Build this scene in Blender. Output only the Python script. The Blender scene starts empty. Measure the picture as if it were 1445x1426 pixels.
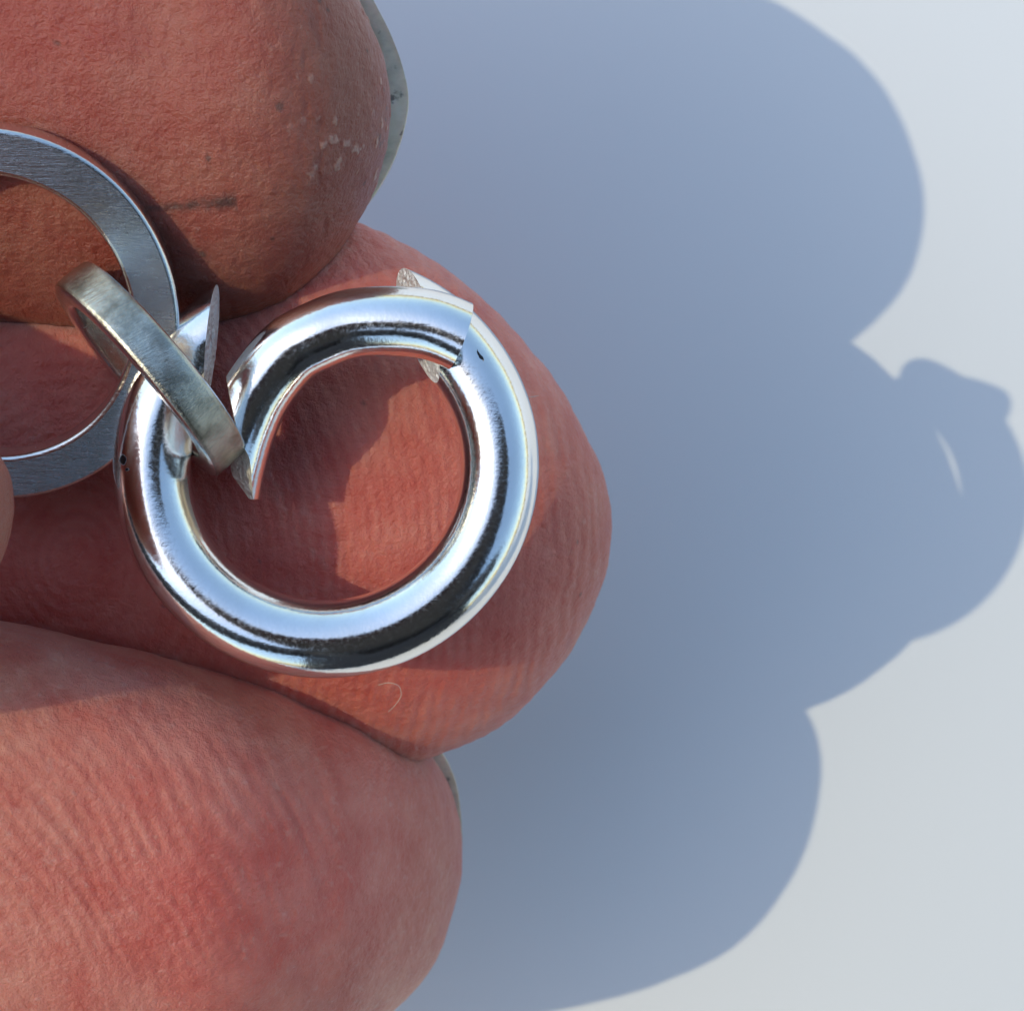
import bpy, bmesh, math, random
import numpy as np
from mathutils import Vector, Matrix, noise as mnoise

random.seed(7)
rng = np.random.default_rng(7)
scene = bpy.context.scene
MM = 0.001                      # everything below is written in millimetres, built in metres

# ------------------------------------------------------------------ camera, sky, sun, exposure
CAM_Z = 100.0                   # lens height above the sheet
RING_Z = 30.0                   # height of the silver ring above the sheet
K = 0.023                       # mm per photograph pixel at ring height

cam_data = bpy.data.cameras.new("camera")
cam = bpy.data.objects.new("camera", cam_data)
scene.collection.objects.link(cam)
cam.location = (0, 0, CAM_Z * MM)
cam_data.sensor_width = 36
cam_data.lens = 36 * (CAM_Z - RING_Z) / (1445 * K)
cam_data.clip_start = 0.002
cam_data.clip_end = 50
cam_data.dof.use_dof = True
cam_data.dof.focus_distance = (CAM_Z - RING_Z - 0.8) * MM
cam_data.dof.aperture_fstop = 170
scene.camera = cam

LIGHT_DIR = Vector((22.7, -0.9, -30.0)).normalized()     # the way sunlight travels
sun_el = math.asin(-LIGHT_DIR.z)
sun_az = math.atan2(-LIGHT_DIR.x, -LIGHT_DIR.y)
world = bpy.data.worlds.new("World")
scene.world = world
world.use_nodes = True
wn = world.node_tree
sky = wn.nodes.new("ShaderNodeTexSky")
sky.sky_type = 'NISHITA'
sky.sun_disc = False
sky.sun_elevation = sun_el
sky.sun_rotation = sun_az
sky.altitude = 0
sky.air_density = 1.9
sky.dust_density = 1.5
sky.ozone_density = 5.0
bg = wn.nodes["Background"]
bg.inputs["Strength"].default_value = 0.15
wn.links.new(sky.outputs[0], bg.inputs["Color"])

sun_data = bpy.data.lights.new("sun", 'SUN')
sun_data.energy = 2.0
sun_data.angle = math.radians(0.53)
sun_data.color = (0.57, 0.51, 0.34)
sun = bpy.data.objects.new("sun", sun_data)
scene.collection.objects.link(sun)
sun.location = -LIGHT_DIR * 0.6
sun.rotation_euler = LIGHT_DIR.to_track_quat('-Z', 'Y').to_euler()

scene.view_settings.view_transform = 'Standard'
scene.view_settings.look = 'None'
scene.view_settings.gamma = 1
scene.view_settings.exposure = 0.41
scene.view_settings.use_curve_mapping = False
scene.cycles.max_bounces = 6
scene.cycles.diffuse_bounces = 3
scene.cycles.glossy_bounces = 4
scene.cycles.caustics_reflective = False

# ------------------------------------------------------------------ helpers
def at(px, py, z):
    """point in mm at height z that the photograph shows at pixel (px, py)"""
    f = K * (CAM_Z - z) / (CAM_Z - RING_Z)
    return np.array(((px - 722.5) * f, (713.0 - py) * f, z))

def link(o, parent=None):
    scene.collection.objects.link(o)
    o.parent = parent
    return o

def mesh_obj(name, verts, faces, mat, parent=None, smooth=True, attrs=None):
    me = bpy.data.meshes.new(name)
    me.from_pydata([tuple(float(c) * MM for c in v) for v in verts], [], faces)
    me.update()
    if smooth:
        me.polygons.foreach_set("use_smooth", [True] * len(me.polygons))
    if attrs:
        for k, a in attrs.items():
            at_ = me.attributes.new(k, 'FLOAT', 'POINT')
            at_.data.foreach_set("value", np.asarray(a, dtype=np.float32))
    me.materials.append(mat)
    o = bpy.data.objects.new(name, me)
    return link(o, parent)

def tag(o, label, category=None, group=None, kind=None):
    if label: o["label"] = label
    if category: o["category"] = category
    if group: o["group"] = group
    if kind: o["kind"] = kind
    return o

def catmull(pts, n):
    """centripetal Catmull-Rom spline through pts, n samples evenly spaced by arc length"""
    P = np.asarray(pts, float)
    P = np.vstack([2 * P[0] - P[1], P, 2 * P[-1] - P[-2]])
    out = []
    for i in range(1, len(P) - 2):
        p0, p1, p2, p3 = P[i - 1], P[i], P[i + 1], P[i + 2]
        k = [0.0]
        for u, v in ((p0, p1), (p1, p2), (p2, p3)): k.append(k[-1] + max(np.linalg.norm(v - u), 1e-9) ** 0.5)
        t = np.linspace(k[1], k[2], 40, endpoint=False)[:, None]
        a1 = (k[1] - t) / (k[1] - k[0]) * p0 + (t - k[0]) / (k[1] - k[0]) * p1
        a2 = (k[2] - t) / (k[2] - k[1]) * p1 + (t - k[1]) / (k[2] - k[1]) * p2
        a3 = (k[3] - t) / (k[3] - k[2]) * p2 + (t - k[2]) / (k[3] - k[2]) * p3
        b1 = (k[2] - t) / (k[2] - k[0]) * a1 + (t - k[0]) / (k[2] - k[0]) * a2
        b2 = (k[3] - t) / (k[3] - k[1]) * a2 + (t - k[1]) / (k[3] - k[1]) * a3
        out.append((k[2] - t) / (k[2] - k[1]) * b1 + (t - k[1]) / (k[2] - k[1]) * b2)
    out.append(P[-2][None])
    Q = np.vstack(out)
    L = np.concatenate([[0], np.cumsum(np.linalg.norm(np.diff(Q, axis=0), axis=1))])
    s = np.linspace(0, L[-1], n)
    return np.stack([np.interp(s, L, Q[:, q]) for q in range(Q.shape[1])], 1)

# ------------------------------------------------------------------ node helpers
class NT:
    def __init__(self, name):
        self.mat = bpy.data.materials.new(name)
        self.mat.use_nodes = True
        self.t = self.mat.node_tree
        self.bsdf = self.t.nodes["Principled BSDF"]
    def n(self, typ, **kw):
        nd = self.t.nodes.new(typ)
        for k, v in kw.items(): setattr(nd, k, v)
        return nd
    def put(self, sock, v):
        if isinstance(v, bpy.types.NodeSocket): self.t.links.new(v, sock)
        elif isinstance(v, tuple) and len(v) == 3 and sock.type == 'RGBA': sock.default_value = (*v, 1)
        else: sock.default_value = v
    def math(self, op, a, b=None, c=None, clamp=False):
        nd = self.n("ShaderNodeMath", operation=op, use_clamp=clamp)
        self.put(nd.inputs[0], a)
        if b is not None: self.put(nd.inputs[1], b)
        if c is not None: self.put(nd.inputs[2], c)
        return nd.outputs[0]
    def coords(self):
        """object coordinates in millimetres"""
        tc = self.n("ShaderNodeTexCoord")
        v = self.n("ShaderNodeVectorMath", operation='SCALE')
        self.t.links.new(tc.outputs["Object"], v.inputs[0])
        v.inputs["Scale"].default_value = 1000.0
        return v.outputs[0]
    def scaled(self, vec, sx, sy, sz, rot=(0, 0, 0)):
        m = self.n("ShaderNodeMapping")
        self.put(m.inputs["Vector"], vec)
        m.inputs["Scale"].default_value = (sx, sy, sz)
        m.inputs["Rotation"].default_value = rot
        return m.outputs[0]
    def noise(self, vec, scale, detail=3, rough=0.55, dist=0.0):
        nd = self.n("ShaderNodeTexNoise")
        self.put(nd.inputs["Vector"], vec)
        nd.inputs["Scale"].default_value = scale
        nd.inputs["Detail"].default_value = detail
        nd.inputs["Roughness"].default_value = rough
        nd.inputs["Distortion"].default_value = dist
        return nd.outputs["Fac"]
    def ramp(self, fac, stops, mode='LINEAR'):
        nd = self.n("ShaderNodeValToRGB")
        nd.color_ramp.interpolation = mode
        self.put(nd.inputs[0], fac)
        e = nd.color_ramp.elements
        while len(e) < len(stops): e.new(0.5)
        for el, (p, c) in zip(e, stops):
            el.position = p
            el.color = (c, c, c, 1) if isinstance(c, (int, float)) else (*c, 1)
        return nd.outputs[0]
    def mix(self, fac, a, b, blend='MIX'):
        nd = self.n("ShaderNodeMix", data_type='RGBA', blend_type=blend)
        self.put(nd.inputs["Factor"], fac)
        self.put(nd.inputs["A"], a if isinstance(a, bpy.types.NodeSocket) else (*a, 1))
        self.put(nd.inputs["B"], b if isinstance(b, bpy.types.NodeSocket) else (*b, 1))
        return nd.outputs["Result"]
    def attr(self, name):
        return self.n("ShaderNodeAttribute", attribute_name=name).outputs["Fac"]
    def bump(self, height, dist_mm, strength=1.0):
        nd = self.n("ShaderNodeBump")
        self.put(nd.inputs["Height"], height)
        nd.inputs["Distance"].default_value = dist_mm * MM
        self.put(nd.inputs["Strength"], strength)
        self.t.links.new(nd.outputs[0], self.bsdf.inputs["Normal"])
        return nd
    def set(self, **kw):
        for k, v in kw.items(): self.put(self.bsdf.inputs[k.replace("_", " ")], v)

# ------------------------------------------------------------------ materials
SKIN_PALE = (0.70, 0.255, 0.18)
SKIN_RED = (0.74, 0.165, 0.125)
SKIN_TIP = (0.42, 0.115, 0.064)  # tip tone, kept dark so it holds the middle fingertip's shade
SKIN_TAN_SHADE = (0.56, 0.54, 0.50)      # grimier, browner index finger; also paints in the thumb's own shade
def make_paper():
    m = NT("white_paper")
    v = m.coords()
    big = m.noise(v, 0.02, 2)
    m.set(Base_Color=m.ramp(big, [(0.3, (0.80, 0.80, 0.80)), (0.7, (0.83, 0.83, 0.825))]), Roughness=0.75, Specular_IOR_Level=0.25)
    fib = m.noise(v, 2.5, 4, 0.6)
    m.bump(fib, 0.02, 0.35)
    return m.mat

def make_skin():
    """colour and the finest grain; the ridges, creases and lumps are in the mesh"""
    m = NT("skin")
    v = m.coords()
    blood, tipf, dirt, flake_lit, ridge = m.attr("blood"), m.attr("tip"), m.attr("dirt"), m.attr("flake"), m.attr("ridge")
    tan_shade = m.attr("tan")
    mott = m.noise(v, 0.55, 5, 0.62)
    c = m.mix(blood, SKIN_PALE, SKIN_RED)
    c = m.mix(0.9, c, m.ramp(mott, [(0.30, (0.36, 0.29, 0.28)), (0.5, (0.5, 0.49, 0.49)), (0.70, (0.63, 0.68, 0.69))]), 'OVERLAY')
    c = m.mix(m.math('MULTIPLY', tipf, 0.6), c, SKIN_TIP)
    c = m.mix(tan_shade, c, SKIN_TAN_SHADE, 'MULTIPLY')
    c = m.mix(m.math('MULTIPLY', m.math('SUBTRACT', 0.0, ridge, clamp=True), 0.30), c, (0.36, 0.09, 0.065))  # crease shade painted into valleys and cracks
    c = m.mix(m.math('MULTIPLY', m.math('MAXIMUM', ridge, 0.0), 0.22), c, (0.74, 0.42, 0.35))  # pale sheen painted onto the ridge tops
    c = m.mix(m.math('MULTIPLY', flake_lit, 0.36), c, (0.80, 0.64, 0.54))  # dry flakes, plus the sunlight edge painted on the middle pad
    c = m.mix(m.math('MULTIPLY', dirt, 0.8), c, (0.06, 0.045, 0.04))
    fine = m.noise(v, 5.5, 4, 0.7)
    m.bump(m.math('ADD', fine, m.math('MULTIPLY', m.noise(v, 2.3, 3, 0.6), 1.4)), 0.10, 1.0)
    m.set(Base_Color=c, Roughness=m.ramp(fine, [(0.3, 0.27), (0.7, 0.50)]), Specular_IOR_Level=0.5,
          Subsurface_Weight=0.62, Subsurface_Scale=0.0019, Sheen_Weight=0.05, Sheen_Roughness=0.45)
    m.bsdf.inputs["Subsurface Radius"].default_value = (1.0, 0.30, 0.18)
    return m.mat

def make_nail():
    m = NT("nail_keratin")
    v = m.coords()
    d = m.noise(m.scaled(v, 0.6, 1.0, 1.0), 1.2, 4, 0.65)
    c = m.ramp(d, [(0.3, (0.45, 0.41, 0.28)), (0.55, (0.64, 0.59, 0.43)), (0.75, (0.72, 0.68, 0.52))])
    dirt = m.ramp(m.noise(v, 1.5, 5, 0.7), [(0.60, 0.0), (0.68, 1.0)])
    c = m.mix(m.math('MULTIPLY', dirt, 0.8), c, (0.10, 0.07, 0.05))
    m.set(Base_Color=c, Roughness=0.38, Subsurface_Weight=0.5, Subsurface_Scale=0.0006)
    m.bump(d, 0.03, 0.5)
    return m.mat

def make_silver(name, rough=0.10, scratch=0.25, tint=(0.93, 0.925, 0.91), stains=()):
    m = NT(name)
    v = m.coords()
    sm = m.noise(v, 0.7, 4, 0.6)
    sc = m.noise(m.scaled(v, 0.5, 6.0, 3.0, (0.3, 0.2, 0.7)), 2.0, 4, 0.7)
    pit = m.noise(v, 9.0, 3, 0.6)
    col = m.mix(m.ramp(sm, [(0.35, 0.0), (0.75, 0.35)]), tint, (0.80, 0.76, 0.68))
    metal = 1.0
    if stains:                                # spots of black polishing grime stuck to the wire
        wob = m.n("ShaderNodeVectorMath", operation='MULTIPLY_ADD')
        nz = m.n("ShaderNodeTexNoise"); m.put(nz.inputs["Vector"], v); nz.inputs["Scale"].default_value = 3.0
        m.put(wob.inputs[0], nz.outputs["Color"]); wob.inputs[1].default_value = (0.22, 0.22, 0); m.put(wob.inputs[2], v)
        tot = None
        for (x, y, rx, ry, rot) in stains:
            mp = m.n("ShaderNodeMapping", vector_type='TEXTURE'); m.put(mp.inputs["Vector"], wob.outputs[0])
            mp.inputs["Location"].default_value = (x + 0.11, y + 0.11, 0); mp.inputs["Scale"].default_value = (rx, ry, 1e6)
            mp.inputs["Rotation"].default_value = (0, 0, rot)
            ln = m.n("ShaderNodeVectorMath", operation='LENGTH'); m.put(ln.inputs[0], mp.outputs[0])
            k = m.math('MULTIPLY', m.math('SUBTRACT', 1.15, ln.outputs["Value"], clamp=True), 4.0, clamp=True)
            tot = k if tot is None else m.math('MAXIMUM', tot, k)
        col = m.mix(tot, col, (0.02, 0.016, 0.015))
        metal = m.math('SUBTRACT', 1.0, tot)
    m.set(Base_Color=col, Metallic=metal,
          Roughness=m.math('ADD', rough, m.math('MULTIPLY', m.ramp(pit, [(0.45, 0.0), (0.75, 1.0)]), 0.13)))
    h = m.math('ADD', m.math('MULTIPLY', sm, 0.35), m.math('ADD', m.math('MULTIPLY', sc, scratch), m.math('MULTIPLY', pit, 0.07)))
    m.bump(h, 0.035, 1.0)
    return m.mat

def make_brushed(name, axis, tint=(0.86, 0.86, 0.85), rough=0.26, strength=1.0, rot=(0, 0, 0), tarnish=(0.62, 0.58, 0.50), amount=0.5):
    """filed silver: fine parallel scratches; axis = stretch per coordinate"""
    m = NT(name)
    v = m.coords()
    if rot != (0, 0, 0): v = m.scaled(v, 1, 1, 1, rot)
    a = m.noise(m.scaled(v, *axis), 1.0, 5, 0.75)
    b = m.noise(m.scaled(v, axis[0] * 2.7, axis[1] * 2.7, axis[2] * 2.7, (0.0, 0.0, 0.06)), 1.0, 3, 0.7)
    st = m.noise(v, 1.1, 4, 0.6)
    m.set(Base_Color=m.mix(m.ramp(st, [(0.4, 0.0), (0.7, amount)]), tint, tarnish), Metallic=1.0,
          Roughness=m.math('ADD', rough, m.math('MULTIPLY', a, 0.12)))
    m.bump(m.math('ADD', m.math('MULTIPLY', a, 1.0), m.math('MULTIPLY', b, 0.5)), 0.03, strength)
    return m.mat

def make_rough_cut(name, tint):
    m = NT(name)
    v = m.coords()
    g = m.noise(v, 6.0, 4, 0.7)
    vor = m.n("ShaderNodeTexVoronoi"); m.put(vor.inputs["Vector"], v); vor.inputs["Scale"].default_value = 5.0
    m.set(Base_Color=tint, Metallic=0.6, Roughness=0.45)
    m.bump(m.math('ADD', g, m.math('MULTIPLY', vor.outputs["Distance"], 0.8)), 0.14, 1.0)
    return m.mat

def plain(name, col, rough, metal=0.0):
    m = NT(name)
    v = m.coords()
    n_ = m.noise(v, 0.4, 3)
    m.set(Base_Color=m.mix(n_, tuple(c * 0.85 for c in col), tuple(min(1, c * 1.1) for c in col)), Roughness=rough, Metallic=metal)
    return m.mat

PAPER = make_paper()
SKIN = make_skin()
NAIL = make_nail()
def stain(px, py, rx, ry, rot=0.0):
    return ((px - 460) * K, (657 - py) * K, rx * K, ry * K, rot)
SILVER = make_silver("polished_silver", 0.105, 0.04, (0.97, 0.95, 0.915), stains=[stain(181, 650, 5, 6), stain(188, 663, 3, 2), stain(541, 512, 18, 5, 0.15), stain(678, 505, 2, 9, 0.5)])
LINK_FACE = make_brushed("filed_silver_face", (1.0, 9.0, 2.0), (0.74, 0.76, 0.79), 0.20, 0.6)
LINK_EDGE = make_silver("worn_silver_edge", 0.16, 0.3, (0.84, 0.82, 0.78))
JUMP_SIL = make_brushed("filed_jump_ring_silver", (0.9, 7.0, 7.0), (0.60, 0.585, 0.50), 0.17, 1.0, (0, 0, math.radians(-30)), (0.16, 0.145, 0.11), 0.9)  # tarnish darkened to paint in the black reflections low on the ring
CUT_WHITE = make_rough_cut("snipped_silver_white", (0.95, 0.95, 0.95))
CUT_SUNLIT = make_rough_cut("snipped_silver_warm", (0.98, 0.92, 0.78))  # same cut silver, sunlight on the facet put into its warm tint

# ------------------------------------------------------------------ the sheet
def build_sheet():
    S, n = 900.0, 1
    v = [(-S, -S, 0), (S, -S, 0), (S, S, 0), (-S, S, 0)]
    o = mesh_obj("paper_sheet", v, [(0, 1, 2, 3)], PAPER, smooth=False)
    tag(o, "plain white paper sheet lying flat under the hand and its shadow", kind="structure")
build_sheet()

# ------------------------------------------------------------------ the hand
def _hash(i, j, k, seed):
    h = (i.astype(np.int64) * 374761393 + j.astype(np.int64) * 668265263 + k.astype(np.int64) * 2147483647 + seed * 1274126177) & 0xffffffff
    h = ((h ^ (h >> 13)) * 1274126177) & 0xffffffff
    return ((h ^ (h >> 16)) & 0xffff) / 32767.5 - 1.0

def vnoise(P, f, seed=0):
    """smooth value noise in -1..1 at points P (n,3), f cycles per mm (scalar or per axis)"""
    Q = P * np.asarray(f) + 50.3
    I = np.floor(Q); t = Q - I
    t = t * t * t * (t * (t * 6 - 15) + 10)
    r = 0
    for a in (0, 1):
        for b in (0, 1):
            for c in (0, 1):
                w = (t[:, 0] if a else 1 - t[:, 0]) * (t[:, 1] if b else 1 - t[:, 1]) * (t[:, 2] if c else 1 - t[:, 2])
                r = r + w * _hash(I[:, 0] + a, I[:, 1] + b, I[:, 2] + c, seed)
    return r

def fnoise(P, f, octaves=3, seed=0, gain=0.5):
    r, a, tot = 0, 1.0, 0
    for o in range(octaves):
        r = r + a * vnoise(P, np.asarray(f) * 2.0 ** o, seed + 17 * o); tot += a; a *= gain
    return r / tot

def sstep(x, a, b):
    t = np.clip((x - a) / (b - a), 0, 1)
    return t * t * (3 - 2 * t)

class Loft:
    def __init__(self):
        self.V, self.F, self.A = [], [], {k: [] for k in ("ridge", "tip", "blood", "dirt", "flake", "tan")}
        self.n = 0
    def finger(self, U, L, zc, d, seg=(60, 40), sta=120, sq=2.25, lump=0.2, detail=None, roll=0.0, split=None, blunt=1.75):
        """U, L: the two side outlines (px, py) from base to a shared tip, x growing; zc(px): height of the axis;
        d(px): half depth; seg: points on the near half and on the far half"""
        u, l = catmull(U, 1500), catmull(L, 1500)
        xb, xt = max(u[0, 0], l[0, 0]), max(u[-1, 0], l[-1, 0])
        q = np.linspace(1, 0, sta)
        if split:                                   # (px, stations): coarse stations left of px, fine ones right of it
            px, n0 = split
            q1 = math.sqrt((xt - px) / (xt - xb))
            q = np.concatenate([np.linspace(1, q1, n0, endpoint=False), np.linspace(q1, 0, sta)])
        X = xt - (xt - xb) * q ** 2
        X[-1] = xt - 0.02
        yu = np.interp(X, u[:, 0], u[:, 1]); yl = np.interp(X, l[:, 0], l[:, 1])
        yl = np.maximum(yl, yu + 1.0)
        Z = np.array([zc(x) for x in X]); D = np.array([d(x) for x in X])
        w = (yl - yu) / 2
        wref = np.percentile(w[X > xb + 0.4 * (xt - xb)], 60)
        g = np.clip(w / wref, 0, 1)
        D = D * (1 - (1 - g) ** blunt)
        n1, n2 = seg
        ph = np.concatenate([np.linspace(0, math.pi, n1, endpoint=False), np.linspace(math.pi, 2 * math.pi, n2, endpoint=False)])
        e = 2.0 / sq
        cs = np.sign(np.cos(ph)) * np.abs(np.cos(ph)) ** e
        sn = np.sign(np.sin(ph)) * np.abs(np.sin(ph)) ** e
        A = np.array([at(x, y, z) for x, y, z in zip(X, yu, Z)]); B = np.array([at(x, y, z) for x, y, z in zip(X, yl, Z)])
        C, Hh = (A + B) / 2, (A - B) / 2
        P = C[:, None, :] + Hh[:, None, :] * cs[None, :, None]
        P[:, :, 2] += D[:, None] * sn[None, :] + roll * (P[:, :, 1] - C[:, None, 1])
        S, m = len(X), len(ph)
        # normals from the grid
        du = np.gradient(P, axis=0); dv = np.roll(P, -1, 1) - np.roll(P, 1, 1)
        N = np.cross(du, dv); ln = np.linalg.norm(N, axis=2, keepdims=True); N = N / np.maximum(ln, 1e-9)
        out = P - C[:, None, :]
        N *= np.where((N * out).sum(2, keepdims=True) < 0, -1, 1)
        N[-3:] = np.array((1.0, 0, 0))
        F_ = P.reshape(-1, 3); NN = N.reshape(-1, 3)
        h = lump * fnoise(F_, 0.16, 3, 3)
        ch = {k: np.zeros(len(F_)) for k in self.A}
        if detail:
            h = h + detail(F_, NN, ch)
        fade = np.repeat(np.clip((S - 1 - np.arange(S)) / 6.0, 0, 1), m)
        F_ = F_ + NN * (h * fade)[:, None]
        base = self.n
        self.V.append(F_); self.n += len(F_)
        for k in self.A: self.A[k].append(ch[k])
        i = np.arange(S - 1)[:, None] * m; j = np.arange(m)[None, :]; k2 = (j + 1) % m
        self.F.append((base + np.stack([i + j, i + k2, i + m + k2, i + m + j], 2)).reshape(-1, 4))
        # close the tip with a shallow dome of shrinking rows
        last = F_[-m:]; c = last.mean(0); rows = [np.arange(base + (S - 1) * m, base + S * m)]
        rad = np.linalg.norm(last - c, axis=1).mean()
        for a in (0.35, 0.7, 1.05, 1.35, 1.55):
            R_ = c + (last - c) * math.cos(a) + np.array((0.01 * math.sin(a), 0, 0))
            self.V.append(R_); rows.append(np.arange(self.n, self.n + m)); self.n += m
            for k in self.A: self.A[k].append(ch[k][-m:])
        for r0, r1 in zip(rows[:-1], rows[1:]):
            self.F.append(np.stack([r0, np.roll(r0, -1), np.roll(r1, -1), r1], 1))
    def build(self, name, mat):
        V = np.vstack(self.V) * MM; F = np.vstack(self.F)
        me = bpy.data.meshes.new(name)
        me.vertices.add(len(V)); me.vertices.foreach_set("co", V.astype(np.float32).ravel())
        me.loops.add(F.size); me.loops.foreach_set("vertex_index", F.astype(np.int32).ravel())
        me.polygons.add(len(F))
        me.polygons.foreach_set("loop_start", np.arange(0, F.size, 4, dtype=np.int32))
        me.polygons.foreach_set("use_smooth", np.ones(len(F), bool))
        me.update(calc_edges=True)
        for k, a in self.A.items():
            at_ = me.attributes.new(k, 'FLOAT', 'POINT'); at_.data.foreach_set("value", np.concatenate(a).astype(np.float32))
        me.materials.append(mat)
        return link(bpy.data.objects.new(name, me))

def lerp(xs, ys):
    """monotone cubic through (xs, ys)"""
    xs, ys = np.asarray(xs, float), np.asarray(ys, float)
    h = np.diff(xs); dl = np.diff(ys) / h
    m = np.zeros(len(xs))
    for i in range(1, len(xs) - 1):
        if dl[i - 1] * dl[i] > 0:
            w1, w2 = 2 * h[i] + h[i - 1], h[i] + 2 * h[i - 1]
            m[i] = (w1 + w2) / (w1 / dl[i - 1] + w2 / dl[i])
    m[0], m[-1] = dl[0], dl[-1]
    def f(x):
        x = min(max(x, xs[0]), xs[-1])
        i = min(int(np.searchsorted(xs, x, 'right')) - 1, len(h) - 1)
        t = (x - xs[i]) / h[i]
        return float((2*t**3-3*t**2+1)*ys[i] + (t**3-2*t**2+t)*h[i]*m[i] + (-2*t**3+3*t**2)*ys[i+1] + (t**3-t**2)*h[i]*m[i+1])
    return f

def spots(P, cells, thr, seed, size=(0.05, 0.16)):
    """scattered round specks: returns a 0..1 mask"""
    r = np.random.default_rng(seed)
    lo, hi = P.min(0), P.max(0)
    m = np.zeros(len(P))
    for _ in range(cells):
        c = P[r.integers(len(P))]
        s = r.uniform(*size) * np.array((r.uniform(0.6, 1.4), r.uniform(0.6, 1.4), 1))
        dd = (((P - c) / s) ** 2).sum(1)
        m = np.maximum(m, np.clip(1.6 - dd, 0, 1))
    return m

def prints(P, centre, pitch, squash=0.9, warp=0.55, seed=5):
    """friction ridges: rounded ridges that run round a centre, broken and forked by noise; -1..1"""
    c = at(centre[0], centre[1], 25.0)
    r = np.hypot(P[:, 0] - c[0], (P[:, 1] - c[1]) * squash)
    r = r + warp * fnoise(P, 0.30, 2, seed) + 0.045 * vnoise(P, 1.1, seed + 3)
    s = np.sin(2 * math.pi * r / pitch)
    brk = np.clip(0.62 + 0.75 * fnoise(P, 0.7, 2, seed + 9), 0.12, 1)
    return s * brk

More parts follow.
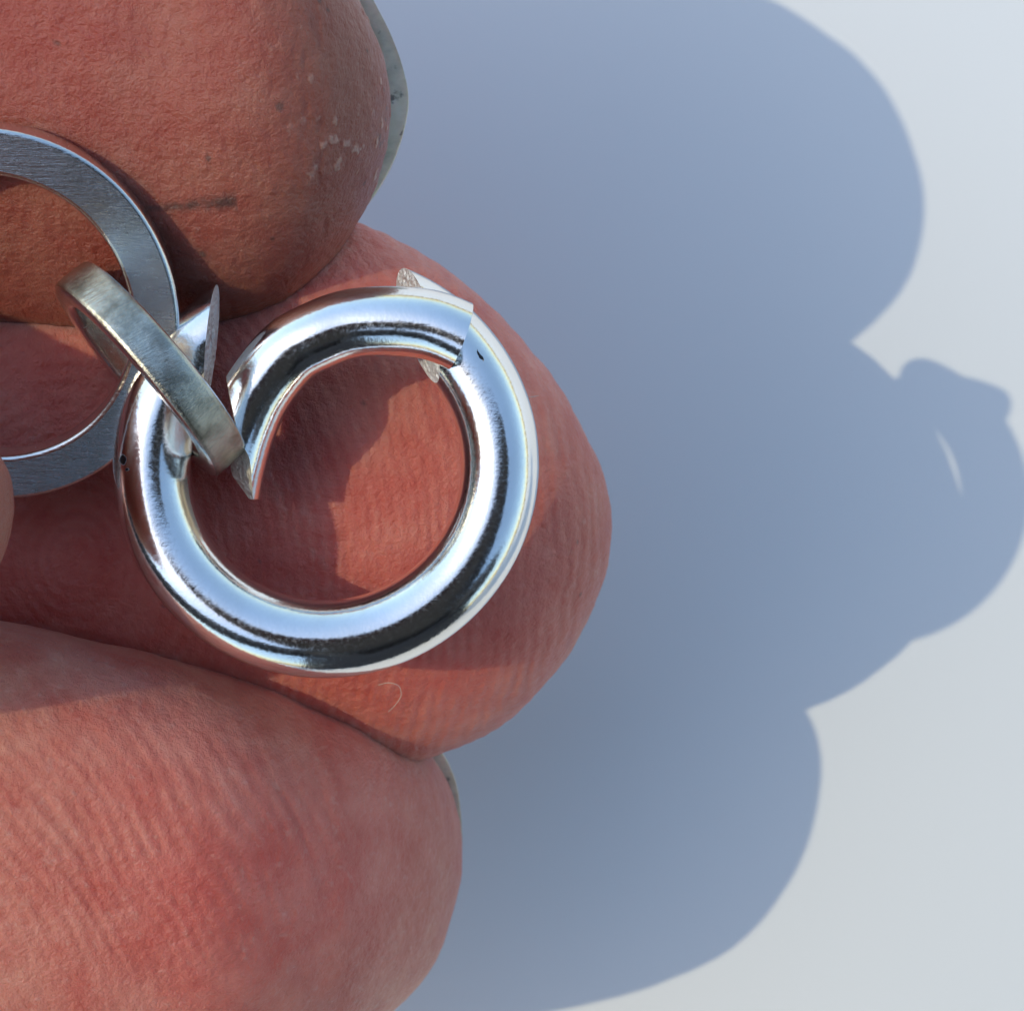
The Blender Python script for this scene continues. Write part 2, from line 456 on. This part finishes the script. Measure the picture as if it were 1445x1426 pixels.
def build_hand():
    H = Loft()

    def index_detail(P, N, ch):
        tipk = sstep(P[:, 0], -8.0, -4.4)
        pr = prints(P, (-900, 60), 0.52, seed=31)
        cr = fnoise(P, (2.2, 0.5, 0.8), 3, 41, 0.6)                      # fine cracks running down round the tip
        cracks = -sstep(cr, 0.25, 0.5) * (0.25 + 0.75 * tipk)
        fl = sstep(fnoise(P, (3.4, 1.8, 2.2), 3, 47, 0.6), 0.42, 0.60) * (0.15 + 0.85 * tipk) * np.clip(0.5 + 1.5 * vnoise(P, 0.5, 48), 0, 1)
        ch["ridge"][:] = pr * 0.10 + cracks * 0.8
        ch["flake"][:] = fl
        ch["tip"][:] = tipk
        red = np.exp(-(((P[:, 0] + 16) / 7.0) ** 2 + ((P[:, 1] - 16.5) / 5.0) ** 2))
        ch["blood"][:] = np.clip(0.45 + 0.65 * red + 0.35 * fnoise(P, 0.2, 3, 8), 0, 1)
        ch["tan"][:] = 1.0
        # smudge of metal dust in a skin line, and dirt specks
        a, b = at(205, 292, 32.0), at(332, 282, 32.0)
        t = np.clip((P[:, 0] - a[0]) / (b[0] - a[0]), -0.2, 1.1)
        yy = a[1] + (b[1] - a[1]) * t + 0.10 * vnoise(P, 0.9, 77)
        wid = 0.09 + 0.20 * np.clip(t, 0, 1)
        sm = np.clip(1.25 - np.abs(P[:, 1] - yy) / wid, 0, 1) * (t > -0.15) * (t < 1.02) * (N[:, 2] > 0.2)
        sm = sm * np.clip(0.75 + 1.0 * fnoise(P, (3.5, 5.0, 3.0), 3, 55, 0.7), 0, 1) * (0.8 + 0.3 * vnoise(P, 0.8, 58))
        near = (N[:, 2] > 0.1) & (P[:, 0] > -17)
        dm = np.zeros(len(P)); dm[near] = spots(P[near], 26, 0, 4, (0.05, 0.13))
        ch["dirt"][:] = np.clip(sm + dm * 0.75, 0, 1)
        return pr * 0.004 + cracks * 0.06 + fl * 0.04 + 0.014 * fnoise(P, (3.0, 1.6, 2.0), 2, 73) + 0.03 * fnoise(P, 1.0, 3, 61)

    def middle_detail(P, N, ch):
        pr = prints(P, (120, 790), 0.44, 0.8, 0.35, 71)
        tipk = sstep(P[:, 0], 0.5, 4.2)
        fl = sstep(fnoise(P, (3.6, 2.6, 2.6), 3, 83, 0.62), 0.42, 0.60) * (0.2 + 0.4 * tipk)
        # edge of the sunlight, painted pale as a patch on the pad, inside the ring
        e = at(420, 740, 28)
        lit_patch = np.exp(-(((P[:, 0] - e[0] - 0.55 * (e[1] - P[:, 1])) / 0.5) ** 2 + ((P[:, 1] - e[1]) / 1.9) ** 2))
        fl = np.maximum(fl, lit_patch * sstep(fnoise(P, 2.6, 3, 91, 0.6), -0.15, 0.25) * 0.7)
        ch["ridge"][:] = pr * 0.42; ch["flake"][:] = fl; ch["tip"][:] = tipk * 0.8
        red = np.exp(-(((P[:, 0] + 9) / 9.0) ** 2 + ((P[:, 1] + 1) / 9.0) ** 2))
        ch["blood"][:] = np.clip(0.45 + 0.55 * red + 0.3 * fnoise(P, 0.2, 3, 9), 0, 1)
        near = (N[:, 2] > 0.1) & (P[:, 0] > -17)
        dm = np.zeros(len(P)); dm[near] = spots(P[near], 7, 0, 14, (0.04, 0.09))
        ch["dirt"][:] = dm * 0.6
        return pr * 0.020 + fl * 0.03 + 0.012 * fnoise(P, 2.6, 2, 72) + 0.025 * fnoise(P, 0.9, 3, 62)

    def ring_detail(P, N, ch):
        pr = prints(P, (-420, 1560), 0.50, 0.9, 0.40, 101)
        tp = prints(P, (-420, 1400), 0.34, 0.9, 0.25, 131)
        tipk = sstep(P[:, 0], -5.0, -1.8)
        # deeper diagonal flexion lines toward the left
        c = at(-420, 1560, 25)
        rr = np.hypot(P[:, 0] - c[0], P[:, 1] - c[1])
        ln = np.sin(2 * math.pi * (rr + 0.5 * fnoise(P, 0.25, 2, 111)) / 0.83 + 1.0)
        zone = np.exp(-(((P[:, 0] + 12.5) / 5.5) ** 2 + ((P[:, 1] + 10.5) / 4.0) ** 2))
        crease = -sstep(ln, 0.55, 0.95) * zone * np.clip(0.55 + fnoise(P, 0.5, 2, 117), 0, 1)
        fl = sstep(fnoise(P, (4.0, 4.0, 3.0), 3, 121, 0.62), 0.40, 0.60) * 0.4
        ch["ridge"][:] = pr * (0.12 + 0.6 * zone) + tp * 0.3 * tipk + crease * 0.8
        ch["flake"][:] = fl; ch["tip"][:] = tipk * 0.75
        red = np.exp(-(((P[:, 0] + 8.5) / 5.5) ** 2 + ((P[:, 1] + 13.0) / 4.5) ** 2))
        ch["blood"][:] = np.clip(0.25 + 0.75 * red + 0.3 * fnoise(P, 0.2, 3, 10), 0, 1)
        return pr * (0.004 + 0.027 * zone) + tp * 0.012 * tipk + 0.012 * fnoise(P, 2.6, 2, 74) + crease * 0.022 + fl * 0.02 + 0.03 * fnoise(P, 0.9, 3, 63)

    def thumb_detail(P, N, ch):
        ch["tan"][:] = 1.0  # thumb side facing away from the sun, its shade painted in
        return plain_detail(P, N, ch)

    def plain_detail(P, N, ch):
        ch["blood"][:] = np.clip(0.4 + 0.4 * fnoise(P, 0.12, 3, 12), 0, 1)
        return 0.06 * fnoise(P, 0.7, 3, 64)

    # index finger (top)
    H.finger(U=[(-3600, -900), (-2400, -660), (-1200, -480), (-300, -400), (0, -380), (200, -330), (340, -240), (440, -120), (505, 0), (538, 70), (549, 120), (551, 145)],
             L=[(-3600, -250), (-2400, 240), (-1200, 440), (0, 490), (150, 496), (270, 480), (380, 432), (440, 384), (492, 318), (525, 262), (545, 205), (551, 165)],
             zc=lerp([-3600, -1200, 0, 250, 420, 560], [22, 27.5, 27.0, 27.4, 28.0, 28.0]), d=lerp([-3600, 0, 400], [8, 6.9, 6.5]), roll=0.27,
             seg=(300, 70), sta=300, split=(-60, 40), detail=index_detail)
    # middle finger
    H.finger(U=[(-3600, 380), (-2400, 380), (-1200, 380), (0, 320), (250, 292), (400, 296), (490, 316), (560, 345), (640, 395), (720, 468), (790, 552), (840, 642), (858, 700), (862, 735)],
             L=[(-3600, 1060), (-2400, 1080), (-1200, 1080), (0, 1090), (300, 1112), (500, 1100), (630, 1063), (720, 1016), (800, 932), (846, 836), (858, 790), (862, 755)],
             zc=lerp([-3600, -1200, 0, 400, 860], [18, 21.5, 20.9, 20.8, 20.1]), d=lerp([-3600, 0, 400], [8, 6.5, 6.5]), roll=0.18,
             seg=(320, 70), sta=360, split=(-60, 40), detail=middle_detail)
    # ring finger (bottom)
    H.finger(U=[(-3600, 1080), (-2400, 900), (-1200, 840), (0, 866), (100, 886), (200, 908), (330, 945), (450, 983), (540, 1012), (600, 1054), (630, 1100), (645, 1150), (650, 1195)],
             L=[(-3600, 1900), (-2400, 1820), (-1200, 1640), (0, 1650), (180, 1615), (340, 1555), (470, 1490), (560, 1426), (612, 1360), (636, 1295), (648, 1235), (650, 1210)],
             zc=lerp([-3600, -1200, -200, 300, 500, 650], [16, 24, 25.0, 23.5, 19.9, 14.9]), d=lerp([-3600, 0, 400], [8, 7.0, 6.8]), roll=0.32,
             seg=(320, 70), sta=340, split=(-60, 40), detail=ring_detail)
    # little finger, folded away below the frame
    H.finger(U=[(-3600, 1900), (-2400, 1840), (-1200, 1780), (-700, 1780), (-430, 1830), (-320, 1900), (-300, 1960)],
             L=[(-3600, 2560), (-2400, 2480), (-1200, 2380), (-700, 2320), (-430, 2220), (-320, 2090), (-300, 2010)],
             zc=lerp([-3600, -1200, 0], [14, 18, 16]), d=lerp([-3600, 0], [7, 6]), seg=(70, 30), sta=120, detail=plain_detail)
    # thumb, pressing the flat link from the left
    H.finger(U=[(-3400, -900), (-2600, -560), (-1800, -220), (-1200, 130), (-700, 360), (-350, 480), (-120, 555), (-30, 612), (6, 666), (11, 695)],
             L=[(-3400, 700), (-2600, 760), (-1800, 860), (-1200, 960), (-800, 1020), (-450, 1040), (-220, 990), (-70, 890), (-4, 785), (11, 725)],
             zc=lerp([-3400, -2400, -1200, -300, 30], [26, 37, 41.5, 38.8, 37]), d=lerp([-3400, -1200, -300], [10, 8.3, 6.4]),
             seg=(110, 60), sta=170, sq=2.0, blunt=1.1, detail=thumb_detail)
    # palm and wrist, left of the frame
    H.finger(U=[(-12000, 0), (-9500, -60), (-7500, -500), (-5600, -1250), (-4000, -1250), (-3200, -800), (-2800, -100), (-2700, 500)],
             L=[(-12000, 2300), (-9500, 2400), (-7500, 2700), (-5600, 2900), (-4000, 2700), (-3200, 2250), (-2800, 1500), (-2700, 900)],
             zc=lerp([-12000, -7000, -2700], [26, 22, 19]), d=lerp([-12000, -7000, -2700], [22, 17, 13]), seg=(80, 40), sta=110, sq=2.4, lump=1.0, detail=plain_detail)
    o = H.build("hand", SKIN)
    tag(o, "open hand with ruddy dry fingertips pinching the silver chain pieces from the left", "hand")

    # nails: thin curved plates on the far side of the index and ring finger
    def nail(outer, z_edge, z_back, length_px, cx, cy, thick, label):
        E = catmull(outer, 60)
        V, F = [], []
        m = 14
        for i, (x, y) in enumerate(E):
            for j in range(m + 1):
                t = j / m
                px = x + (cx - length_px - x) * t
                py = y + (cy - y) * t * 0.12
                ed = abs(2 * i / (len(E) - 1) - 1)
                z = z_edge + 1.9 * ed ** 2 + (z_back - z_edge) * t ** 1.3 - 0.8 * (1 - ed ** 2) * t
                V.append(at(px, py, z))
        nv = len(V)
        V += [p - np.array((0, 0, thick)) for p in V]
        n = len(E)
        for i in range(n - 1):
            for j in range(m):
                a, b = i * (m + 1) + j, (i + 1) * (m + 1) + j
                F.append((a, a + 1, b + 1, b)); F.append((nv + a, nv + b, nv + b + 1, nv + a + 1))
            a, b = i * (m + 1), (i + 1) * (m + 1)
            F.append((a, b, nv + b, nv + a)); F.append((a + m, nv + a + m, nv + b + m, b + m))
        for i in (0, n - 1):
            for j in range(m):
                a = i * (m + 1) + j
                F.append((a, nv + a, nv + a + 1, a + 1) if i == 0 else (a, a + 1, nv + a + 1, nv + a))
        nb = mesh_obj("nail", V, F, NAIL, o)
        nb["label"] = label
    nail([(480, -110), (522, -10), (552, 50), (571, 105), (576, 140), (570, 180), (552, 232), (522, 282), (490, 318), (465, 335)],
         24.6, 21.6, 420, 480, 120, 0.4, "grey dirty free edge of the index nail")
    nail([(560, 1018), (604, 1042), (628, 1070), (643, 1105), (650, 1150), (652, 1200), (648, 1250), (638, 1290)],
         13.6, 11.0, 380, 560, 1190, 0.4, "thin dark nail edge behind the ring fingertip")
build_hand()

# ------------------------------------------------------------------ silver wire pieces
def wire(name, spine, r, mat, parent, cut0, cut1, seg=72, n=220, cap_mats=(None, None), cap_rough=0.05, twist=None):
    """round wire along a spine function spine(t)->(point, tangent); each end trimmed by a plane (point, normal)"""
    def frame(t):
        c, tg = spine(t)
        tg = tg / np.linalg.norm(tg)
        zz = np.array((0, 0, 1.0))
        b = zz - tg * zz.dot(tg); b /= np.linalg.norm(b)
        a = np.cross(b, tg)
        return c, a, b
    fr = [frame(t) for t in np.linspace(0, 1, 801)]
    C = np.array([f[0] for f in fr]); A = np.array([f[1] for f in fr]); B = np.array([f[2] for f in fr])
    T = np.linspace(0, 1, 801)
    cols = []
    for j in range(seg):
        ph = 2 * math.pi * j / seg
        P = C + r * (A * math.cos(ph) + B * math.sin(ph))
        t0, t1 = 0.0, 1.0
        for cp in ([] if cut0 is None else [cut0]):
            dd = (P - cp[0]) @ cp[1]
            if twist: dd = twist(P, dd)
            k = next((i for i in range(0, 400) if dd[i] <= 0), 0)
            if k > 0: t0 = max(t0, T[k - 1] + (T[k] - T[k - 1]) * dd[k - 1] / (dd[k - 1] - dd[k]))
        if cut1 is not None:
            dd = (P - cut1[0]) @ cut1[1]
            k = next((i for i in range(800, 400, -1) if dd[i] <= 0), 800)
            if k < 800: t1 = T[k + 1] + (T[k] - T[k + 1]) * dd[k + 1] / (dd[k + 1] - dd[k])
        ts = np.linspace(t0, t1, n)
        cols.append(np.stack([np.interp(ts, T, P[:, q]) for q in range(3)], 1))
    G = np.array(cols)                                   # seg x n x 3
    V = [G[j, i] for i in range(n) for j in range(seg)]
    F = []
    for i in range(n - 1):
        for j in range(seg):
            k = (j + 1) % seg
            F.append((i * seg + j, i * seg + k, (i + 1) * seg + k, (i + 1) * seg + j))
    o = mesh_obj(name, V, F, mat, parent)
    for e, (i, cm) in enumerate(((0, cap_mats[0]), (n - 1, cap_mats[1]))):
        ring = G[:, i]
        c = ring.mean(0)
        nrm = (cut0, cut1)[e][1] if (cut0, cut1)[e] is not None else (spine(0 if e == 0 else 1)[1] * (-1 if e == 0 else 1))
        nrm = nrm / np.linalg.norm(nrm)
        VV, FF = [], []
        m = 12
        for q in range(m):
            f = 1 - q / m
            for j in range(seg):
                off = 0 if q == 0 else cap_rough * (rng.random() - 0.35)
                VV.append(c + (ring[j] - c) * f + nrm * off)
        VV.append(c)
        for q in range(m - 1):
            for j in range(seg):
                k = (j + 1) % seg
                FF.append((q * seg + j, q * seg + k, (q + 1) * seg + k, (q + 1) * seg + j))
        for j in range(seg):
            FF.append(((m - 1) * seg + j, (m - 1) * seg + (j + 1) % seg, m * seg))
        mesh_obj("cut_end", VV, FF, cm, o, smooth=False)
    return o

def build_ring():
    root = bpy.data.objects.new("silver_ring", None)
    c0 = at(460, 657, RING_Z)
    root.location = tuple(c0 * MM)
    link(root)
    tag(root, "large polished round-wire silver ring cut open, its loose curved end lapping over the top right", "ring")
    R, r = 245 * K, 55 * K
    a0, a1 = math.radians(100), math.radians(360 + 78)
    def spine(t):
        a = a0 + (a1 - a0) * t
        # hand-wound: slightly out of round and out of flat
        rr = R * (1 + 0.006 * math.sin(2 * a + 0.6))
        z = 0.10 * math.sin(a * 1.0 + 2.2)
        return np.array((rr * math.cos(a), rr * math.sin(a), z)), np.array((-math.sin(a), math.cos(a), 0.0))
    def loc(px, py, z): return at(px, py, z) - c0
    n0 = np.array((0.985, -0.10, 0.0)); n0 /= np.linalg.norm(n0)
    n1 = np.array((-0.90, -0.20, 0.38)); n1 /= np.linalg.norm(n1)
    wire("ring_wire", spine, r, SILVER, root, (loc(298, 480, RING_Z), n0), (loc(590, 460, RING_Z), n1), n=320,
         cap_mats=(CUT_WHITE, CUT_WHITE))
    # the loose curved end that laps over the ring
    ctr = [(312, 780), (318, 700), (330, 640), (343, 598), (364, 552), (408, 497), (448, 474), (492, 458), (553, 453), (605, 458), (642, 471), (690, 496)]
    zz = [0.1, 0.2, 0.35, 0.45, 0.6, 0.75, 0.9, 1.0, 1.15, 1.25, 1.3, 1.35]
    pts = catmull([loc(x, y, RING_Z + z) for (x, y), z in zip(ctr, zz)], 400)
    tang = np.gradient(pts, axis=0)
    def sp2(t):
        q = t * 399
        return (np.array([np.interp(q, np.arange(400), pts[:, k]) for k in range(3)]),
                np.array([np.interp(q, np.arange(400), tang[:, k]) for k in range(3)]))
    n2 = np.array((-0.96, -0.20, 0.10)); n2 /= np.linalg.norm(n2)
# pinched by the cutters: toward the tip the cut face turns up to the viewer
    y_hi, y_lo = loc(340, 618, RING_Z)[1], loc(340, 655, RING_Z)[1]
    tip = loc(345, 700, RING_Z)
    def pinch(P, dd):
        dd = dd + sstep(P[:, 1], y_hi, y_lo) * (0.34 * (P[:, 2] - 1.35) + 0.24)
        blunt = -0.8 * (P[:, 0] - tip[0]) - 0.6 * (P[:, 1] - tip[1])
        return np.maximum(np.maximum(dd, blunt), tip[1] - 0.1 - P[:, 1])
    n3 = np.array((0.92, -0.33, -0.20)); n3 /= np.linalg.norm(n3)
    wire("overlapping_end", sp2, 48.5 * K, SILVER, root, (loc(336, 610, RING_Z + 0.6), n2), (loc(650, 472, RING_Z + 1.3), n3), n=160,
         cap_mats=(CUT_SUNLIT, LINK_EDGE), twist=pinch)
build_ring()

def band_ring(name, center, axis, up, a_out, b_out, prof, parent=None, seg=200, label=None, cat=None):
    """closed band swept round an ellipse in the plane normal to axis. prof: list of (radial offset from outer edge, axial offset)
    with a part index; each run of equal index is a mesh of its own."""
    axis = np.array(axis, float); axis /= np.linalg.norm(axis)
    up = np.array(up, float); up -= axis * up.dot(axis); up /= np.linalg.norm(up)
    side = np.cross(up, axis)
    root = bpy.data.objects.new(name, None)
    root.location = tuple(np.array(center) * MM)
    link(root, parent)
    for (pname, mat, run) in prof:
        V, F = [], []
        m = len(run)
        for i in range(seg):
            a = 2 * math.pi * i / seg
            for (dr, dz) in run:
                w = 0.012 * math.sin(3 * a + dr * 3) + 0.01 * math.sin(7 * a + dz * 5)
                V.append(side * math.cos(a) * (a_out + dr + w) + up * math.sin(a) * (b_out + dr + w) + axis * dz)
        for i in range(seg):
            k = (i + 1) % seg
            for j in range(m - 1):
                F.append((i * m + j, i * m + j + 1, k * m + j + 1, k * m + j))
        mesh_obj(pname, V, F, mat, root)
    tag(root, label, cat)
    return root

def rounded(r0, r1, z0, z1, bev, n=5):
    """rounded-rectangle corner arcs (dr, dz): returns the four runs outer, top, inner, bottom"""
    def arc(cx, cz, a0, a1):
        return [(cx + bev * math.cos(a), cz + bev * math.sin(a)) for a in np.linspace(a0, a1, n)]
    h = math.pi / 2
    tr = arc(r1 - bev, z1 - bev, 0, h)         # outer top
    tl = arc(r0 + bev, z1 - bev, h, 2 * h)
    bl = arc(r0 + bev, z0 + bev, 2 * h, 3 * h)
    br = arc(r1 - bev, z0 + bev, 3 * h, 4 * h)
    return tr, tl, bl, br

def build_link():
    c = at(-8, 445, 31.2)
    ax = np.array((0.10, -0.40, 0.91))
    bev = 0.16
    tr, tl, bl, br = rounded(-1.5, 0, -0.5, 0.5, bev)
    face = [tr[-1], (-0.5, 0.5), (-1.0, 0.5), tl[0]]
    outer = br + tr
    inner = tl + bl
    back = [bl[-1], br[0]]
    band_ring("chain_link", c, ax, (0, 1, 0.3), 5.85, 6.2,
              [("flat_face", LINK_FACE, face), ("outer_edge", LINK_EDGE, outer), ("inner_edge", LINK_EDGE, inner), ("back_face", LINK_FACE, back)],
              label="flat filed silver chain link at the left edge, held under the thumb", cat="chain link")
build_link()

def build_jump():
    c = at(212, 522, 31.0)
    ax = np.array((0.74, 0.65, -0.20))
    tr, tl, bl, br = rounded(-0.92, 0, -0.67, 0.67, 0.2)
    outer = br[2:] + [(0, -0.2), (0, 0.2)] + tr[:3]
    side1 = tr[2:] + tl[:3]
    inner = tl[2:] + bl[:3]
    side2 = bl[2:] + br[:3]
    band_ring("jump_ring", c, ax, (0, 0, 1), 3.95, 4.05,
              [("outer_rim", JUMP_SIL, outer), ("side_face", LINK_EDGE, side1), ("inner_rim", LINK_EDGE, inner), ("side_face", LINK_EDGE, side2)],
              label="small filed silver jump ring seen edge-on, joining the flat link to the large ring", cat="jump ring")
build_jump()

# ------------------------------------------------------------------ the phone that takes the picture (mirrored in the silver)
def build_phone():
    body_m = plain("dark_phone_glass", (0.012, 0.012, 0.014), 0.25)
    lens_m = plain("lens_glass", (0.01, 0.01, 0.015), 0.05)
    trim_m = plain("dark_steel", (0.10, 0.10, 0.11), 0.3, 1.0)
    root = bpy.data.objects.new("smartphone", None)
    root.rotation_euler = (0, 0, math.radians(22))
    off = Matrix.Rotation(math.radians(22), 3, 'Z') @ Vector((-3, -65, 0))
    root.location = (off.x * MM, off.y * MM, 0.110)
    link(root)
    tag(root, "dark smartphone held above, seen only as the black band mirrored along the silver ring", "smartphone")
    def slab(name, x0, x1, y0, y1, z0, z1, rad, mat, parent=root, n=8):
        prof = []
        for (cx, cy, a) in ((x1 - rad, y1 - rad, 0), (x0 + rad, y1 - rad, 90), (x0 + rad, y0 + rad, 180), (x1 - rad, y0 + rad, 270)):
            for q in range(n + 1):
                t = math.radians(a + 90 * q / n)
                prof.append((cx + rad * math.cos(t), cy + rad * math.sin(t)))
        m = len(prof)
        e = min(0.8, (z1 - z0) / 3)
        V, F = [], []
        cx, cy = (x0 + x1) / 2, (y0 + y1) / 2
        for (z, ins) in ((z0, e), (z0 + e, 0), (z1 - e, 0), (z1, e)):
            for (x, y) in prof:
                V.append((x - math.copysign(ins, x - cx), y - math.copysign(ins, y - cy), z))
        for k in range(3):
            for i in range(m):
                j = (i + 1) % m
                F.append((k * m + i, k * m + j, (k + 1) * m + j, (k + 1) * m + i))
        F.append(tuple(reversed(range(m)))); F.append(tuple(3 * m + i for i in range(m)))
        return mesh_obj(name, V, F, mat, parent, smooth=False)
    slab("body", -38, 38, -72, 72, 0, 8, 9, body_m)
    bump_ = slab("camera_bump", -33, -8, 44, 69, -1.6, -0.02, 6, body_m)
    for (x, y) in ((-26, 62), (-26, 51), (-15, 56.5)):
        V, F = [], []
        n = 32
        for (rr, z) in ((5.0, -1.62), (5.0, -2.6), (4.3, -2.6), (4.2, -2.2), (0.01, -2.2)):
            for i in range(n):
                V.append((x + rr * math.cos(2 * math.pi * i / n), y + rr * math.sin(2 * math.pi * i / n), z))
        for k in range(4):
            for i in range(n):
                j = (i + 1) % n
                F.append((k * n + i, (k + 1) * n + i, (k + 1) * n + j, k * n + j))
        mesh_obj("lens", V, F, lens_m, bump_)
build_phone()

# ------------------------------------------------------------------ the photographer (mirrored dark in the silver)
def build_person():
    coat = plain("dark_navy_cotton", (0.03, 0.032, 0.04), 0.85)
    hair_m = plain("dark_hair", (0.03, 0.02, 0.015), 0.6)
    skin_m = plain("face_skin", (0.42, 0.22, 0.16), 0.55)
    J = [  # joint (x, y, z in mm), skin radius, parent index
        ((160, -430, -120), 170, None),   # 0 pelvis
        ((160, -420, 60), 165, 0), ((155, -390, 230), 185, 1), ((150, -350, 350), 120, 2), ((145, -310, 420), 60, 3),
        ((142, -275, 480), 55, 4),                                            # 5 neck
        ((-40, -350, 350), 75, 3), ((-220, -270, 170), 58, 6), ((-330, -90, 70), 48, 7), ((-290, -12, 40), 38, 8),
        ((335, -340, 350), 75, 3), ((330, -190, 190), 56, 10), ((190, -150, 145), 44, 11), ((95, -118, 124), 32, 12),
        ((60, -400, -160), 95, 0), ((50, -150, -190), 80, 14), ((50, -120, -560), 60, 15),
        ((260, -400, -160), 95, 0), ((270, -150, -190), 80, 17), ((270, -120, -560), 60, 18)]
    turn = Matrix.Diagonal((0.8, 0.8, 1.0)) @ Matrix.Rotation(math.radians(-6), 3, 'Z')
    J = [(tuple(turn @ Vector(c)) if i not in (8, 9, 12, 13) else c, r, p) for i, (c, r, p) in enumerate(J)]
    hc = tuple(turn @ Vector((140, -235, 560)))
    me = bpy.data.meshes.new("person")
    me.from_pydata([tuple(c * MM for c in j[0]) for j in J], [(j[2], i) for i, j in enumerate(J) if j[2] is not None], [])
    o = link(bpy.data.objects.new("person", me))
    sk = o.modifiers.new("skin", 'SKIN'); sk.use_smooth_shade = True
    for i, j in enumerate(J):
        e = me.skin_vertices[0].data[i]
        e.radius = (j[1] * MM, j[1] * MM); e.use_root = (i == 0)
    ss = o.modifiers.new("sub", 'SUBSURF'); ss.levels = ss.render_levels = 2
    me.materials.append(coat)
    tag(o, "photographer in a dark coat, seen only as the dark mirrored side of the silver", "person")
    def lathe_ball(name, c, rad, mat, sculpt, n=40, m=28):
        V, F = [], []
        for i in range(m + 1):
            th = math.pi * i / m
            for k in range(n):
                a = 2 * math.pi * k / n
                d = np.array((math.sin(th) * math.cos(a), math.sin(th) * math.sin(a), math.cos(th)))
                V.append(np.array(c) + sculpt(d) * np.array(rad))
        for i in range(m):
            for k in range(n):
                q = (k + 1) % n
                F.append((i * n + k, (i + 1) * n + k, (i + 1) * n + q, i * n + q))
        return mesh_obj(name, V, F, mat, o)
    tilt = Matrix.Rotation(math.radians(-50), 3, 'X')
    def face(d):
        f = np.array(d)
        nose = math.exp(-((d[0] / 0.16) ** 2 + ((d[2] + 0.05) / 0.22) ** 2)) * (d[1] > 0) * 0.22
        eye = sum(math.exp(-(((d[0] - s) / 0.15) ** 2 + ((d[2] - 0.12) / 0.10) ** 2)) for s in (-0.36, 0.36)) * (d[1] > 0) * -0.08
        ear = sum(math.exp(-(((d[1] - 0.0) / 0.14) ** 2 + ((d[2] - 0.0) / 0.22) ** 2)) for _ in (0,)) * (abs(d[0]) > 0.8) * 0.14
        f = f * (1 + nose + eye + ear)
        if d[2] < 0: f[0] *= 1 + 0.28 * d[2]
        return np.array(tilt @ Vector(f))
    lathe_ball("head", hc, (78, 98, 112), skin_m, face)
    def cap(d):
        f = np.array(d) * 1.06
        if d[1] > 0.15 and d[2] < 0.55: f = np.array(d) * 0.9
        if d[2] < -0.35: f = np.array(d) * 0.9
        return np.array(tilt @ Vector(f))
    lathe_ball("hair", hc, (80, 100, 115), hair_m, cap)
build_person()

# ------------------------------------------------------------------ lint
def fibre(px_pts, zs, label):
    mat = bpy.data.materials.get("pale_lint") or plain("pale_lint", (0.72, 0.66, 0.58), 0.6)
    P = catmull([at(x, y, z) for (x, y), z in zip(px_pts, zs)], 60)
    T = np.gradient(P, axis=0); T /= np.linalg.norm(T, axis=1, keepdims=True)
    V, F, n = [], [], 6
    for p, t in zip(P, T):
        a = np.cross(t, (0.2, 0.3, 0.93)); a /= np.linalg.norm(a); b = np.cross(t, a)
        for k in range(n):
            V.append(p + 0.010 * (a * math.cos(2 * math.pi * k / n) + b * math.sin(2 * math.pi * k / n)))
    for i in range(len(P) - 1):
        for k in range(n):
            q = (k + 1) % n
            F.append((i * n + k, i * n + q, (i + 1) * n + q, (i + 1) * n + k))
    o = mesh_obj("lint_fibre", V, F, mat)
    tag(o, label, "lint", "stray fibres on the middle fingertip")
fibre([(534, 966), (550, 963), (562, 967), (566, 980), (558, 994), (548, 1004)], [25.6, 25.9, 25.9, 25.5, 25.0, 24.6], "curled pale lint fibre on the middle finger just below the silver ring")
fibre([(724, 552), (738, 555), (748, 560), (760, 558)], [27.2, 26.9, 26.6, 26.6], "short pale lint fibre at the right outer side of the silver ring")
